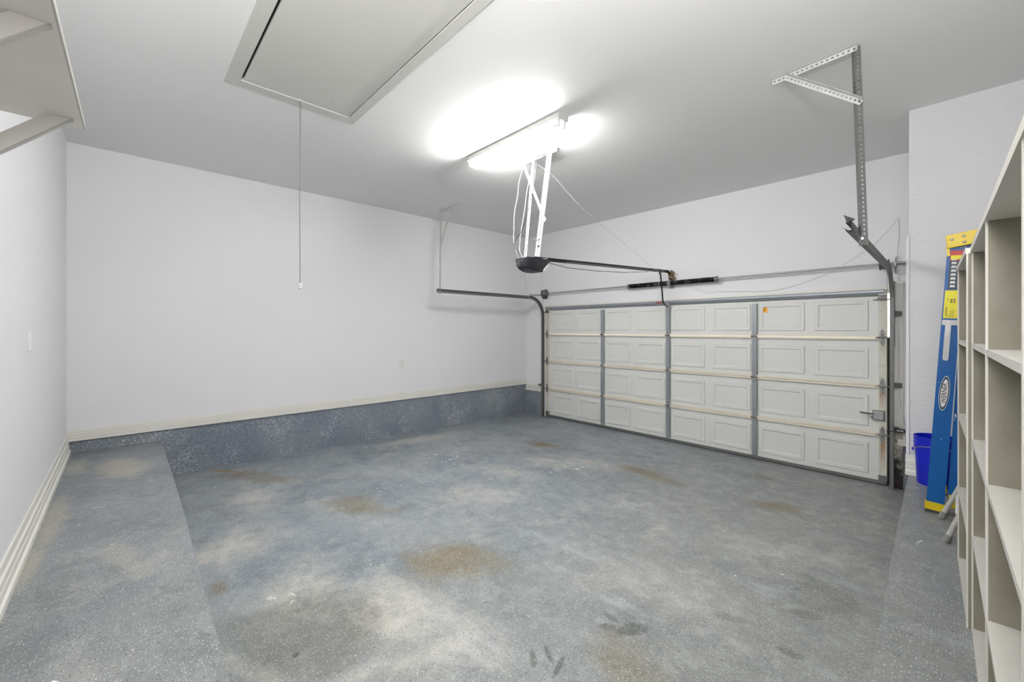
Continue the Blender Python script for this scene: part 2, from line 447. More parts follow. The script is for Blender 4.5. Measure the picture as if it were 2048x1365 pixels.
# ceiling with the attic opening left out
HX0, HX1, HY0, HY1 = -3.64, -1.66, .635, 1.455
mb = MB()
mb.box(XL - TH, HX0, YB - TH, YF + TH, ZC, ZC + .08)
mb.box(HX1, XR + TH, YB - TH, YF + TH, ZC, ZC + .08)
mb.box(HX0, HX1, YB - TH, HY0, ZC, ZC + .08)
mb.box(HX0, HX1, HY1, YF + TH, ZC, ZC + .08)
struct('ceiling', mb, M['ceiling'])
struct('trim_9', MB().box(HX0 - .05, HX1 + .05, HY0 - .05, HY1 + .05, ZC + .30, ZC + .33).box(HX0 - .05, HX0 - .001, HY0 - .05, HY1 + .05, ZC + .08, ZC + .30)
       .box(HX1 + .001, HX1 + .05, HY0 - .05, HY1 + .05, ZC + .08, ZC + .30).box(HX0, HX1, HY0 - .05, HY0 - .001, ZC + .08, ZC + .30).box(HX0, HX1, HY1 + .001, HY1 + .05, ZC + .08, ZC + .30), M['seal'], label='dark boxed void above the attic hatch')
# walls
struct('wall_left', MB().box(XL - TH, XL, YB - TH, YF + TH, .45, ZC), M['wall'])
struct('wall_back', MB().box(XL, XR, YB - TH, YB, ZS, ZC), M['wall'])
struct('wall_right', MB().box(XR, XR + TH, YB - TH, YP, ZS, ZC), M['wall_tex'])
struct('wall_beside_door', MB().box(XP, XR + TH, YP, YF + TH, ZS, ZC), M['wall_tex'], bevel=.004, label='textured white wall that juts forward beside the garage door')
mb = MB()
OX0, OX1, OZ = DX0 - .012, DX1 + .028, 2.10
mb.box(XL, OX0, YF, YF + TH, .45, ZC); mb.box(OX1, XP, YF, YF + TH, .45, ZC); mb.box(OX0, OX1, YF, YF + TH, OZ, ZC)
struct('wall_front', mb, M['wall'])
# kerbs (painted concrete upstands under the trim)
struct('kerb_left', MB().box(XL - TH, XL, YB, YF + TH, -.1, .50), M['kerb'], label='speckled blue grey concrete kerb under the left wall')
struct('kerb_front', MB().box(XL, OX0 - .02, YF - .004, YF + TH, -.1, .455).box(-.425, XP, YF - .004, YF + TH, -.1, .455), M['kerb'], label='speckled blue grey kerb either side of the garage door')
struct('kerb_right', MB().box(XP, XP + .2, YP + .02, YF, -.1, .452), M['kerb'], label='speckled side of the kerb below the jutting wall')
# floor, sloping towards the door
y0, y1 = YB - TH, YF + TH + .3
z0, z1 = floor_z(y0), floor_z(y1)
struct('floor', MB().prism([(XL - TH, y0, z0), (XL - TH, y1, z1), (XL - TH, y1, z1 - .1), (XL - TH, y0, z0 - .1)], (XR + 2 * TH - XL, 0, 0)), M['floor'])
# raised L-shaped ledge; its edge was cast a little crooked
E0 = [(XL, .312), (-4.571, .311), (-3.6, .305), (-2.751, .288), (-1.746, .276), (-.9, .272), (-.30, .275), (-.208, .40)]
E1 = [(-.205, 1.2), (-.208, 1.904), (-.232, 2.6), (-.250, 3.2), (-.264, 3.752), (-.276, 4.244), (-.285, YP + .02)]
edge = [(a, b) for a, b in E0 + E1]
poly = [(XR, YP + .02), (XR, YB), (XL, YB)] + edge
struct('ledge', MB().prism([(a, b, -.05) for a, b in poly], (0, 0, ZS + .05)), M['ledge'], label='raised speckled concrete ledge along the back and right walls')

def stepped(path_p, n_out, h0, h1, prof):
    """stepped moulding: prof = list of (z fraction, projection)"""
    return prof
def moulding(name, p0, p1, out, z0, z1, mat, steps, label=None):
    """stepped trim along p0-p1 with its face towards out"""
    p0, p1, o = V((*p0, 0)), V((*p1, 0)), V((*out, 0))
    pts = [V((0, 0, z0)) - o * .0]
    h = z1 - z0
    ring = [p0 + V((0, 0, z0))]
    for f, d in steps: ring.append(p0 + V((0, 0, z0 + f * h)) + o * d)
    ring.append(p0 + V((0, 0, z1)))
    mb = MB().prism(ring, p1 - p0)
    return struct(name, mb, mat, label=label)
prof = [(0, .028), (.28, .028), (.30, .022), (.32, .028), (.50, .026), (.53, .016), (.56, .020), (.74, .020), (.77, .010), (.80, .014), (1, .010)]
moulding('trim_1', (XL, YB), (XL, YF), (1, 0), .574, .687, M['trim'], prof, 'cream stepped moulding along the left wall')
moulding('trim_2', (XL, YF), (OX0 - .02, YF), (0, -1), .457, .580, M['trim'], prof, 'short cream moulding left of the garage door')
moulding('trim_3', (-.44, YF), (XP, YF), (0, -1), .457, .592, M['trim'], prof, 'short cream moulding right of the garage door')
# strip of wall between the kerb top and the trim on the left wall is kerb coloured
struct('trim_4', MB().box(XL - .01, XL + .002, YB, YF, .44, .575), M['kerb'], label='painted band between kerb and left moulding')
bprof = [(0, .03), (.20, .03), (.24, .020), (.46, .020), (.50, .013), (.52, .018), (.72, .018), (.76, .010), (1, .008)]
moulding('baseboard_back', (XL, YB), (XR, YB), (0, 1), ZS, .625, M['trim'], bprof)
moulding('baseboard_right', (XR, YB), (XR, YP), (-1, 0), ZS, .625, M['trim'], bprof)
moulding('baseboard_front', (XP - .022, YP), (XR, YP), (0, -1), ZS, .625, M['trim'], bprof, 'cream stepped baseboard below the textured wall')
struct('trim_5', MB().box(XP - .018, XP, YP - .006, YP + .06, .60, 2.48), M['wall'], label='thin white corner board on the jutting wall')
# jambs
struct('trim_6', MB().box(OX1, -.395, YF - .018, YF + .001, .60, 2.2), M['trim'], label='white jamb board right of the garage door')
struct('trim_7', MB().box(OX1 + .002, -.398, YF - .022, YF - .003, -.005, .60), M['rot'], label='rotting foot of the right door jamb')
struct('trim_8', MB().box(OX0 - .035, OX0, YF - .018, YF + .001, .0, 2.12), M['trim'], label='white jamb board left of the garage door')
struct('trim_10', MB().box(OX0 - .035, OX1 + .03, YF - .014, YF + .001, OZ - .02, OZ + .055), M['trim'], label='cream header board above the garage door')

# ================================================================== GARAGE DOOR
door = bpy.data.objects.new('door_1', None); col.objects.link(door); door.location = ((DX0 + DX1) / 2, YF, 0)
door['kind'] = 'structure'; door['label'] = 'white sectional garage door with embossed panels and steel struts'
YD = YF + .003      # inner skin
joints = [.022, .545, 1.072, 1.600, 2.125]
cx = [-.925 - .592 * k for k in range(8)]
stiles = [-1.813, -2.990, -4.165]
def ring_panel(x0, x1, z0, z1):
    """raised frame with a sunk line and a raised field, in relief on the door skin"""
    b = MB()
    def rect(i, y): return [V((x0 + i, y, z0 + i)), V((x1 - i, y, z0 + i)), V((x1 - i, y, z1 - i)), V((x0 + i, y, z1 - i))]
    lv = [(0, YD + .001), (.006, YD - .012), (.040, YD - .012), (.052, YD - .003), (.058, YD - .003)]
    rs = [[b.b.verts.new(p) for p in rect(i, y)] for i, y in lv]
    for r0, r1 in zip(rs, rs[1:]):
        for i in range(4):
            j = (i + 1) % 4; b.b.faces.new((r0[i], r0[j], r1[j], r1[i]))
    b.b.faces.new(rs[-1]); return b
for k in range(4):
    za, zb = joints[k], joints[k + 1]
    sec = obj('door_section', MB().box(DX0, DX1, YD, YD + .045, za + .002, zb - .002), M['door'], door)
    for x in cx:
        obj('embossed_panel', ring_panel(x - .249, x + .249, za + .072, za + .418), M['door'], sec)
    top = zb - (.028 if k < 3 else .10); bot = za + (.024 if k else .03)
    for x in stiles:
        b = MB().prism([(x - .033, YD, bot), (x - .028, YD - .038, bot), (x + .028, YD - .038, bot), (x + .033, YD, bot)], (0, 0, top - bot))
        obj('stile', b, M['strut'], sec, 'grey steel stile')
    obj('end_stile', MB().box(DX1 - .066, DX1 + .001, YD - .028, YD, bot - .015, zb - .006), M['end_stile'], sec, 'cream end stile streaked with rust')
    obj('end_stile', MB().box(DX0 - .001, DX0 + .066, YD - .028, YD, bot - .015, zb - .006), M['end_stile'], sec, 'cream end stile')
    xs_ = sorted([DX0 + .066] + stiles + [DX1 - .066])
    if k < 3:
        b = MB()
        for a, c in zip(xs_, xs_[1:]):
            b.box(a + .03 * (a in stiles), c - .03 * (c in stiles), YD - .030, YD, zb - .026, zb - .003)
        obj('section_lip', b, M['door_edge'], sec, 'cream lower lip of the joint')
    if k > 0:
        b = MB()
        for a, c in zip(xs_, xs_[1:]):
            b.box(a + .03 * (a in stiles), c - .03 * (c in stiles), YD - .032, YD, za + .001, za + .020)
        obj('section_lip', b, M['door_edge'], sec, 'cream upper lip of the joint')
# top strut: hat-shaped steel rail
b = MB().prism([(DX0, YD, 2.122), (DX0, YD - .045, 2.122), (DX0, YD - .050, 2.112), (DX0, YD - .050, 2.092), (DX0, YD - .042, 2.086), (DX0, YD - .030, 2.086), (DX0, YD - .026, 2.072), (DX0, YD - .006, 2.052), (DX0, YD, 2.052)], (DX1 - DX0 - .02, 0, 0))
obj('strut', b, M['strut'], door, 'long grey steel strut along the top')
# bottom rail and seal
obj('bottom_rail', MB().box(DX0, DX1, YD - .020, YD + .04, .008, .040), M['galv_dark'], door, 'dark grey bottom rail')
obj('bottom_seal', MB().box(DX0, DX1, YD - .012, YD + .045, -.012, .010), M['seal'], door, 'black rubber bottom seal')
obj('weather_seal', MB().box(OX0 - .03, OX0 + .02, YD + .047, YD + .06, -.02, 2.15).box(OX1 - .04, OX1 + .06, YD + .047, YD + .06, -.02, 1.60).box(OX0, OX1 - .03, YD + .047, YD + .06, 2.09, 2.16), M['seal'], door, 'black weather seal outside')
def hinge_end(x, z, side):
    b = MB()
    pts = []
    n = 20
    for i in range(n):
        a = 2 * PI * i / n
        pts.append((x + .026 * math.cos(a) * (1 if abs(math.sin(a)) < .75 else .8), YD - .034, z + .092 * math.sin(a)))
    b.prism(pts, (0, .005, 0))
    h = obj('hinge', b, M['galv'], door, 'oval steel roller hinge')
    b2 = MB()
    for s in (-1, 1):
        q = [(x + .017 * math.cos(2 * PI * i / 14), YD - .040, z + s * .042 + .032 * math.sin(2 * PI * i / 14)) for i in range(14)]
        b2.prism(q, (0, .006, 0))
        for zz in (.022, .062): b2.lathe((x, YD - .0345, z + s * (.012 + zz)), (0, -1, 0), [(.0075, 0), (.0075, .007), (.004, .010)], 8)
    obj('boss', b2, M['hinge'], h)
    b3 = MB().tube([(x - side * .055, YD - .046, z), (x + side * .060, YD - .046, z)], .0065)
    b3.tube([(x - .03, YD - .044, z + .004), (x + .03, YD - .044, z + .004)], .011, 10)
    obj('roller_pin', b3, M['hinge'], h)
def hinge_mid(x, z):
    b = MB()
    for s in (-1, 1):
        q = [(x + .020 * math.cos(2 * PI * i / 14), YD - .043, z + s * .034 + .040 * math.sin(2 * PI * i / 14)) for i in range(14)]
        b.prism(q, (0, .006, 0))
    h = obj('hinge', b, M['galv'], door)
    obj('hinge_pin', MB().tube([(x - .036, YD - .046, z), (x + .036, YD - .046, z)], .0085), M['galv_dark'], h)
    b = MB()
    for s in (-.058, -.030, .030, .058): b.lathe((x, YD - .042, z + s), (0, -1, 0), [(.006, 0), (.006, .007), (.003, .009)], 8)
    obj('bolts', b, M['galv_dark'], h)
for z in joints[1:4]:
    hinge_end(DX1 - .034, z, 1); hinge_end(DX0 + .034, z, -1)
    for x in stiles: hinge_mid(x, z)
# top roller brackets
for x, s in ((DX1 - .034, 1), (DX0 + .034, -1)):
    b = MB().box(x - .034, x + .034, YD - .040, YD - .028, 2.005, 2.062).box(x - .040, x + .036, YD - .058, YD - .036, 2.018, 2.034)
    h = obj('top_roller_bracket', b, M['galv_dark'], door)
    obj('roller_pin', MB().tube([(x - s * .075, YD - .050, 2.010), (x + s * .060, YD - .050, 2.010)], .006), M['hinge'], h)
    obj('bottom_bracket', MB().box(x - .034, x + .034, YD - .036, YD - .002, .022, .105), M['galv_dark'], door)
# slide lock
b = MB().box(-.632, -.545, YD - .062, YD - .030, .705, .798)
lk = obj('slide_lock', b, M['galv'], door, 'steel slide lock box', bevel=.008)
b = MB().prism([(-.628, YD - .040, .770), (-.628, YD - .040, .750), (-.730, YD - .060, .760), (-.745, YD - .068, .765), (-.745, YD - .068, .780)], (0, .004, 0)).box(-.655, -.625, YD - .034, YD - .028, .712, .735)
obj('bolt_handle', b, M['galv_dark'], lk)
b = MB().box(-.640, -.537, YD - .034, YD - .028, .697, .806)
obj('back_plate', b, M['galv_dark'], lk)
# orange sticker
st = obj('sticker', MB().box(-1.730, -1.668, YD - .0060, YD - .0036, 1.905, 1.985), M['orange'], door, 'small orange warning sticker')
b = MB().box(-1.703, -1.697, YD - .0072, YD - .0058, 1.925, 1.968).box(-1.712, -1.688, YD - .0072, YD - .0058, 1.962, 1.968).box(-1.712, -1.697, YD - .0072, YD - .0058, 1.920, 1.926).box(-1.714, -1.709, YD - .0072, YD - .0058, 1.922, 1.936)
obj('symbol', b, M['ink'], st, 'dark red symbol printed on the sticker')

# ================================================================== TRACKS
def track(x, side, zh, zend, yend, label):
    yv = YF - .085; R = .345
    path = [(x, yv, .0), (x, yv, zh - R)]
    for i in range(1, 11):
        a = PI / 2 * i / 10
        path.append((x, yv - R * (1 - math.cos(a)), zh - R + R * math.sin(a)))
    path.append((x, yv - R - .6, zh + (zend - zh) * .3)); path.append((x, yend, zend))
    # C channel, mouth towards the door leaf
    s = -side
    g = .0022
    w = .030; d = .030
    pr = [(-w, 0), (w, 0), (w, d), (w - .014, d), (w - .014, d - g), (w - g, d - g), (w - g, g), (-w + g, g), (-w + g, d - g), (-w + .010, d - g), (-w + .010, d), (-w, d)]
    b = MB(); rings = []
    P = [V(p) for p in path]
    for i, p in enumerate(P):
        t = (P[min(i + 1, len(P) - 1)] - P[max(i - 1, 0)]).normalized()
        sx = V((1, 0, 0)); nn = sx.cross(t)
        rings.append([b.b.verts.new(p + nn * a + sx * s * (c - d / 2)) for a, c in pr])
    for r0, r1 in zip(rings, rings[1:]):
        for i in range(len(pr)):
            j = (i + 1) % len(pr); b.b.faces.new((r0[i], r0[j], r1[j], r1[i]))
    t = thing('door_track', label, 'track', (x, yv, 0), 'garage door tracks')
    obj('rail', b, M['galv_dark'], t)
    for z in (.62, 1.10, 1.86):
        bb = MB().box(x + side * .012, x + side * .017, yv - .01, YF - .022, z - .035, z + .035) if False else MB()
        xa, xb = sorted((x + side * .014, x + side * .075))
        bb.prism([(xa, yv - .012, z - .028), (xa, yv - .012, z + .028), (xb, YF - .024, z + .018), (xb, YF - .024, z - .030)] if side > 0 else
                 [(xb, yv - .012, z - .028), (xb, yv - .012, z + .028), (xa, YF - .024, z + .018), (xa, YF - .024, z - .030)], (0, 0.004, 0))
        bb.box(xa, xb, YF - .024, YF - .020, z - .030, z + .020)
        obj('wall_bracket', bb, M['galv_dark'], t)
    return t
tl = track(-5.500, -1, 2.288, 2.288, 3.56, 'grey steel door track curving from the left jamb toward the left hanger')
tr = track(-.478, 1, 2.315, 2.352, 3.40, 'grey steel door track curving from the right jamb toward the right hanger')
# angle iron from shaft bracket to track
obj('support_angle', MB().angle((-5.50, 5.60, 2.318), (-5.50, 6.02, 2.338), (1, 0, .0), (0, 0, 1), .03, .03), M['galv'], tl)
obj('angle_iron', MB().prism([(-.462, YF - .12, 1.50), (-.462, YF - .12, 2.2), (-.462, YF - .02, 2.2), (-.462, YF - .02, 1.50)], (.003, 0, 0)), M['galv_dark'], tr)
# splay bracket at the open end of the right track
obj('end_fork', MB().prism([(-.485, 3.40, 2.372), (-.50, 3.36, 2.42), (-.455, 3.42, 2.40)], (.003, 0.03, 0)).prism([(-.495, 3.43, 2.33), (-.515, 3.36, 2.35), (-.46, 3.43, 2.30)], (.003, .03, 0)), M['galv_dark'], tr)
obj('end_stop', MB().box(-5.517, -5.483, 3.556, 3.562, 2.255, 2.320), M['galv_dark'], tl)

# ================================================================== TRACK HANGERS
t = thing('track_hanger', 'bare steel punched angle hanger with diagonal brace, right side of ceiling', 'hanger', (-.466, 3.506, ZC), 'punched angle hangers')
A = V((.87, .5, 0)); B = V((-.5, .87, 0))
obj('upright', MB().angle((-.466, 3.506, ZC - .004), (-.425, 3.49, 2.235), A, B, .036, .036), M['galv_dark'], t, 'dull bare steel punched upright')
obj('ceiling_strap', MB().angle((-.945, 3.541, ZC - .003), (-.45, 3.500, ZC - .003), (0, 1, 0), (0, 0, -1), .034, .036), M['strap'], t, 'white painted punched strap')
obj('brace', MB().angle((-.835, 3.50, ZC - .03), (-.415, 3.500, 3.175), (.0, -1, .0), (.6, 0, -.8), .042, .036), M['strap'], t, 'white painted punched brace')
for p_ in ((-.435, 3.500, 3.185), (-.455, 3.50, 3.51), (-.420, 3.49, 2.275)):
    obj('bolt', MB().lathe(p_, (0, -1, 0), [(.009, -.02), (.009, .012)], 8), M['galv'], t)
t = thing('track_hanger', 'white painted punched angle hanger near the left wall', 'hanger', (-5.522, 3.622, ZC), 'punched angle hangers')
obj('upright', MB().angle((-5.522, 3.622, ZC - .003), (-5.528, 3.61, 2.235), (1, 0, 0), (0, 1, 0), .030, .030), M['strap'], t)
obj('ceiling_strap', MB().angle((-5.54, 3.622, ZC - .003), (-5.065, 3.648, ZC - .003), (0, 1, 0), (0, 0, -1), .030, .034), M['strap'], t)
obj('brace', MB().angle((-5.25, 3.625, ZC - .03), (-5.500, 3.612, 2.98), (.9, 0, .3), (0, -1, 0), .034, .022), M['strap'], t)

# ================================================================== TORSION SPRING ASSEMBLY
ZT, YT = 2.378, YF - .085
sp = thing('torsion_spring_assembly', 'long steel shaft with black torsion springs above the garage door', 'spring', (-2.94, YT, ZT))
obj('shaft', MB().tube([(-5.49, YT, ZT), (-.36, YT, ZT + .012)], .0125, 12), M['galv'], sp, smooth=True)
def coil(x0, x1):
    n = int((x1 - x0) / .009); pr = []
    for i in range(n):
        a = i * (x1 - x0) / n
        pr += [(.031, a), (.0355, a + .003), (.0355, a + .006), (.031, a + .0088)]
    return MB().lathe((x0, YT, ZT), (1, 0, 0), pr, 14)
obj('spring', coil(-3.60, -2.975), M['spring'], sp); obj('spring', coil(-2.905, -2.28), M['spring'], sp)
def cone(x, s):
    b = MB().lathe((x, YT, ZT), (s, 0, 0), [(.024, -.01), (.040, 0), (.040, .018), (.028, .022), (.028, .040), (.018, .045)], 16)
    for i in range(4):
        a = i * PI / 2 + .4
        b.tube([(x + s * .03, YT + .02 * math.cos(a), ZT + .02 * math.sin(a)), (x + s * .03, YT + .045 * math.cos(a), ZT + .045 * math.sin(a))], .005, 6)
    return b
obj('winding_cone', cone(-3.60, -1), M['hinge'], sp); obj('winding_cone', cone(-2.28, 1), M['hinge'], sp)
b = MB().box(-2.952, -2.928, YT - .012, YF, ZT - .055, ZT + .05).box(-2.985, -2.895, YF - .006, YF - .001, ZT - .075, ZT + .10)
b.lathe((-2.962, YT, ZT), (1, 0, 0), [(.042, 0), (.046, .010), (.030, .018), (.030, .030), (.046, .038), (.042, .046)], 16)
obj('centre_bracket', b, M['galv'], sp)
def drum(x):
    pr = [(.018, -.045), (.05, -.043), (.056, -.038), (.044, -.032)]
    for i in range(5): pr += [(.047, -.030 + i * .011), (.043, -.025 + i * .011)]
    pr += [(.058, .030), (.058, .036), (.018, .038)]
    return MB().lathe((x, YT, ZT), (1, 0, 0), pr, 20)
obj('cable_drum', drum(-5.425), M['galv_dark'], sp); obj('cable_drum', drum(-.535), M['galv_dark'], sp)
for x, s in ((-5.505, -1), (-.452, 1)):
    b = MB().prism([(x, YF - .005, ZT - .10), (x, YF - .005, ZT + .09), (x, YT - .05, ZT + .055), (x, YT - .05, ZT - .03), (x, YT, ZT - .09)], (.004, 0, 0))
    x0_, x1_ = sorted((x, x + s * .12)); b.box(x0_, x1_, YF - .005, YF - .001, ZT - .10, ZT + .09) if s > 0 else b.box(x, x + .05, YF - .005, YF - .001, ZT - .10, ZT + .09)
    b.lathe((x - .01, YT, ZT), (1, 0, 0), [(.028, 0), (.028, .024)], 14)
    obj('end_bearing_plate', b, M['galv'] if s > 0 else M['galv_dark'], sp)
for x in (-5.455, -.512):
    obj('lift_cable', MB().tube([(x, YT - .045, ZT), (x, YT - .030, 1.2), (x, YT - .028, .08)], .0016, 5), M['galv_dark'], sp)

# ================================================================== OPENER
op = thing('garage_door_opener', 'black garage door opener with rail, hung in the middle of the ceiling', 'door opener', (-3.09, 3.2, 2.43))
def section(y, xt, xb, zt, zb):
    c = -3.09
    return [V((c - xt, y, zt)), V((c - xt, y, zt - .03)), V((c - xb, y, zb + .03)), V((c - xb * .8, y, zb)), V((c + xb * .8, y, zb)), V((c + xb, y, zb + .03)), V((c + xt, y, zt - .03)), V((c + xt, y, zt))]
b = MB(); rs = []
for y, xt, xb, zb in [(3.03, .098, .080, 2.342), (3.045, .104, .088, 2.325), (3.11, .106, .092, 2.302), (3.19, .107, .092, 2.294), (3.26, .107, .090, 2.298), (3.285, .106, .090, 2.318), (3.345, .104, .095, 2.385)]:
    rs.append([b.b.verts.new(p) for p in section(y, xt, xb, 2.432, zb)])
for r0, r1 in zip(rs, rs[1:]):
    for i in range(8): b.b.faces.new((r0[i], r0[(i + 1) % 8], r1[(i + 1) % 8], r1[i]))
b.b.faces.new(rs[0][::-1]); b.b.faces.new(rs[-1])
hs = obj('housing', b, M['black'], op, smooth=25)
b = MB(); rs = []
for y, xt, xb, zt, zb in [(3.262, .088, .080, 2.330, 2.297), (3.295, .092, .078, 2.36, 2.303), (3.335, .090, .078, 2.392, 2.325), (3.372, .080, .068, 2.405, 2.372)]:
    rs.append([b.b.verts.new(p) for p in section(y, xt, xb, zt, zb)])
for r0, r1 in zip(rs, rs[1:]):
    for i in range(8): b.b.faces.new((r0[i], r0[(i + 1) % 8], r1[(i + 1) % 8], r1[i]))
b.b.faces.new(rs[0][::-1]); b.b.faces.new(rs[-1])
obj('lamp_lens', b, M['lens'], op, 'white translucent lamp lens', smooth=30)
lb = obj('rating_label', MB().box(-3.175, -3.055, 3.0275, 3.0300, 2.352, 2.408), M['black'], hs, 'dark rating labels on the rear end')
b = MB()
for i in range(5): b.box(-3.168, -3.122, 3.0265, 3.0280, 2.398 - i * .010, 2.402 - i * .010)
b.box(-3.112, -3.066, 3.0265, 3.0280, 2.396, 2.402); b.box(-3.170, -3.080, 3.0265, 3.03, 2.412, 2.416)
b2 = b
lb2 = obj('print_lines', b2, M['grey_label'], hs, 'pale printed lines')
obj('terminal_block', MB().box(-3.035, -3.000, 3.018, 3.034, 2.372, 2.415), M['black'], hs)
ch = MB().box(-3.115, -3.065, 3.05, 3.42, 2.432, 2.440).box(-3.20, -2.975, 3.07, 3.10, 2.432, 2.446).box(-3.20, -2.975, 3.27, 3.30, 2.432, 2.446)
obj('top_bracket', ch, M['galv'], op, 'pale steel bracket on top')
# rail (T-section) with chain under it
R0, R1 = V((-3.085, 3.10, 2.448)), V((-2.945, 5.945, 2.556))
b = MB().sweep([R0, R1], [(-.017, .012), (.017, .012), (.017, .007), (.006, .007), (.006, -.026), (-.006, -.026), (-.006, .007), (-.017, .007)])
obj('rail', b, M['blackm'], op)
b = MB().sweep([R0 + V((.014, .3, -.004)), R1 + V((.006, -.15, -.016))], [(-.005, -.007), (.005, -.007), (.005, .007), (-.005, .007)])
obj('chain', b, M['galv_dark'], op)
T0 = V((-2.957, 5.71, 2.545))
b = MB().box(T0.x - .018, T0.x + .018, T0.y - .055, T0.y + .055, T0.z - .014, T0.z + .014).prism([(T0.x - .010, T0.y - .03, T0.z - .012), (T0.x - .010, T0.y + .03, T0.z - .012), (T0.x - .010, T0.y + .012, T0.z - .055), (T0.x - .010, T0.y - .012, T0.z - .055)], (.02, 0, 0))
b.prism([(T0.x + .014, T0.y - .05, T0.z - .055), (T0.x + .014, T0.y - .005, T0.z - .045), (T0.x + .014, T0.y - .01, T0.z - .068)], (.004, 0, 0))
obj('trolley', b, M['black'], op)
path = [(T0.x, T0.y + .01, T0.z - .04), (-2.965, 5.79, 2.22), (-2.968, 5.81, 2.12), (-2.970, 5.83, 2.085), (-2.972, 5.87, 2.062), (-2.975, 5.92, 2.045), (-2.978, 5.965, 2.035)]
obj('door_arm', MB().sweep(path, [(-.010, -.004), (.010, -.004), (.010, .004), (-.010, .004)]), M['blackm'], op, 'black curved door arm')
obj('arm_bracket', MB().box(-3.010, -2.950, YD - .052, YD - .038, 1.995, 2.082).box(-2.998, -2.992, YD - .085, YD - .04, 2.015, 2.055).box(-2.965, -2.959, YD - .085, YD - .04, 2.015, 2.055), M['galv'], op)
b = MB().prism([(-2.965, YF, 2.44), (-2.965, YF, 2.555), (-2.965, 5.955, 2.575), (-2.965, 5.93, 2.54), (-2.965, 5.985, 2.50), (-2.965, 5.975, 2.44)], (.006, 0, 0)).prism([(-2.915, YF, 2.44), (-2.915, YF, 2.555), (-2.915, 5.955, 2.575), (-2.915, 5.93, 2.54), (-2.915, 5.985, 2.50), (-2.915, 5.975, 2.44)], (.006, 0, 0)).box(-2.965, -2.909, YF - .006, YF, 2.43, 2.56)
b.tube([(-2.90, 5.955, 2.53), (-2.86, 5.955, 2.53)], .014, 8).tube([(-2.90, 5.99, 2.455), (-2.865, 5.99, 2.455)], .018, 8).tube([(-2.94, 5.99, 2.46), (-2.90, 5.985, 2.53)], .016, 7)
obj('header_bracket', b, M['rusty'], op, 'rusty brown header bracket')
rc = obj('release_cord', MB().tube([(-2.962, 5.685, 2.49), (-2.966, 5.690, 2.10)], .0022, 5), M['cord'], op, 'pale release cord')
obj('release_handle', MB().tube([(-3.000, 5.680, 2.088), (-2.985, 5.684, 2.079), (-2.966, 5.690, 2.076), (-2.947, 5.696, 2.079), (-2.932, 5.700, 2.088)], .0085, 8), plain('red plastic', (.45, .02, .03), .4), rc, 'red handle')
obj('rail_cable', MB().tube([(-3.05, 3.32, 2.42), (-3.03, 3.7, 2.388), (-3.01, 4.2, 2.40), (-2.99, 4.8, 2.435), (-2.97, 5.4, 2.50)], .0035, 6), M['black'], op, 'thin black cable sagging below the rail')

# opener hanger
oh = thing('opener_hanger', 'white punched angle frame carrying the black opener from the ceiling', 'hanger', (-3.04, 3.22, ZC))
obj('ceiling_strap', MB().angle((-3.30, 3.246, ZC - .003), (-2.795, 3.24, ZC - .003), (0, 1, 0), (0, 0, -1), .036, .036), M['strap'], oh)
WAa, WAb = V((.8, .6, 0)), V((-.6, .8, 0))
obj('leg', MB().angle((-2.905, 3.215, ZC - .01), (-2.985, 3.110, 2.444), WAa, WAb, .050, .042, rows=1, pitch=.026), M['strap'], oh)
obj('leg', MB().angle((-3.12, 3.215, ZC - .03), (-3.092, 3.060, 2.444), WAa, WAb, .028, .028, pitch=.026), M['strap'], oh)
obj('diagonal_brace', MB().angle((-3.275, 3.206, ZC - .02), (-2.915, 3.190, 2.80), (.8, -.4, .3), (0, -1, 0), .040, .012), M['strap'], oh)
for p_ in ((-2.93, 3.185, 2.87), (-2.955, 3.14, 2.55)):
    obj('bolt', MB().lathe(p_, (0, -1, 0), [(.010, -.02), (.010, .012)], 8), M['galv_dark'], oh)
obj('zip_tie', MB().tube([(-3.005, 3.110, 2.615), (-2.965, 3.105, 2.605), (-2.925, 3.13, 2.615)], .005, 6), M['black'], oh, 'black cable tie')

# outlet box on the ceiling above the opener
ob = thing('ceiling_outlet', 'small white outlet box with plug at the top of the opener hanger', 'outlet', (-2.98, 3.16, ZC))
obj('box', MB().box(-3.035, -2.925, 3.09, 3.20, ZC - .045, ZC), M['plate'], ob, bevel=.006)
obj('plug', MB().box(-2.995, -2.965, 3.12, 3.15, ZC - .085, ZC - .045), M['galv'], ob, 'grey plug', bevel=.005)

def wire(name, pts, r, mat, label, group=None, sub=3):
    # Catmull-Rom smoothing
    P = [V(p) for p in pts]; out = []
    for i in range(len(P) - 1):
        a, b_, c, d = P[max(i - 1, 0)], P[i], P[i + 1], P[min(i + 2, len(P) - 1)]
        for k in range(sub):
            u = k / sub
            out.append(.5 * ((2 * b_) + (c - a) * u + (2 * a - 5 * b_ + 4 * c - d) * u * u + (3 * b_ - a - 3 * c + d) * u ** 3))
    out.append(P[-1])
    o = obj(name, MB().tube(out, r, 6), mat); return tag(o, label, 'wire', group)
wire('low_voltage_wire', [(-3.20, 3.20, 3.53), (-3.10, 3.45, 3.44), (-3.03, 3.85, 3.17), (-3.0, 4.3, 2.98), (-2.97, 4.9, 2.77), (-2.93, 5.5, 2.54), (-2.86, 5.90, 2.43), (-2.70, 6.02, 2.33), (-2.41, 6.03, 2.20), (-2.30, 6.03, 2.212), (-1.90, 6.03, 2.19), (-1.62, 6.03, 2.18), (-1.36, 6.03, 2.23), (-1.0, 6.03, 2.36), (-.84, 6.03, 2.47), (-.62, 6.03, 2.63), (-.44, 6.03, 2.87)], .0022, M['cord'], 'thin white wire running from the ceiling to the wall above the door')
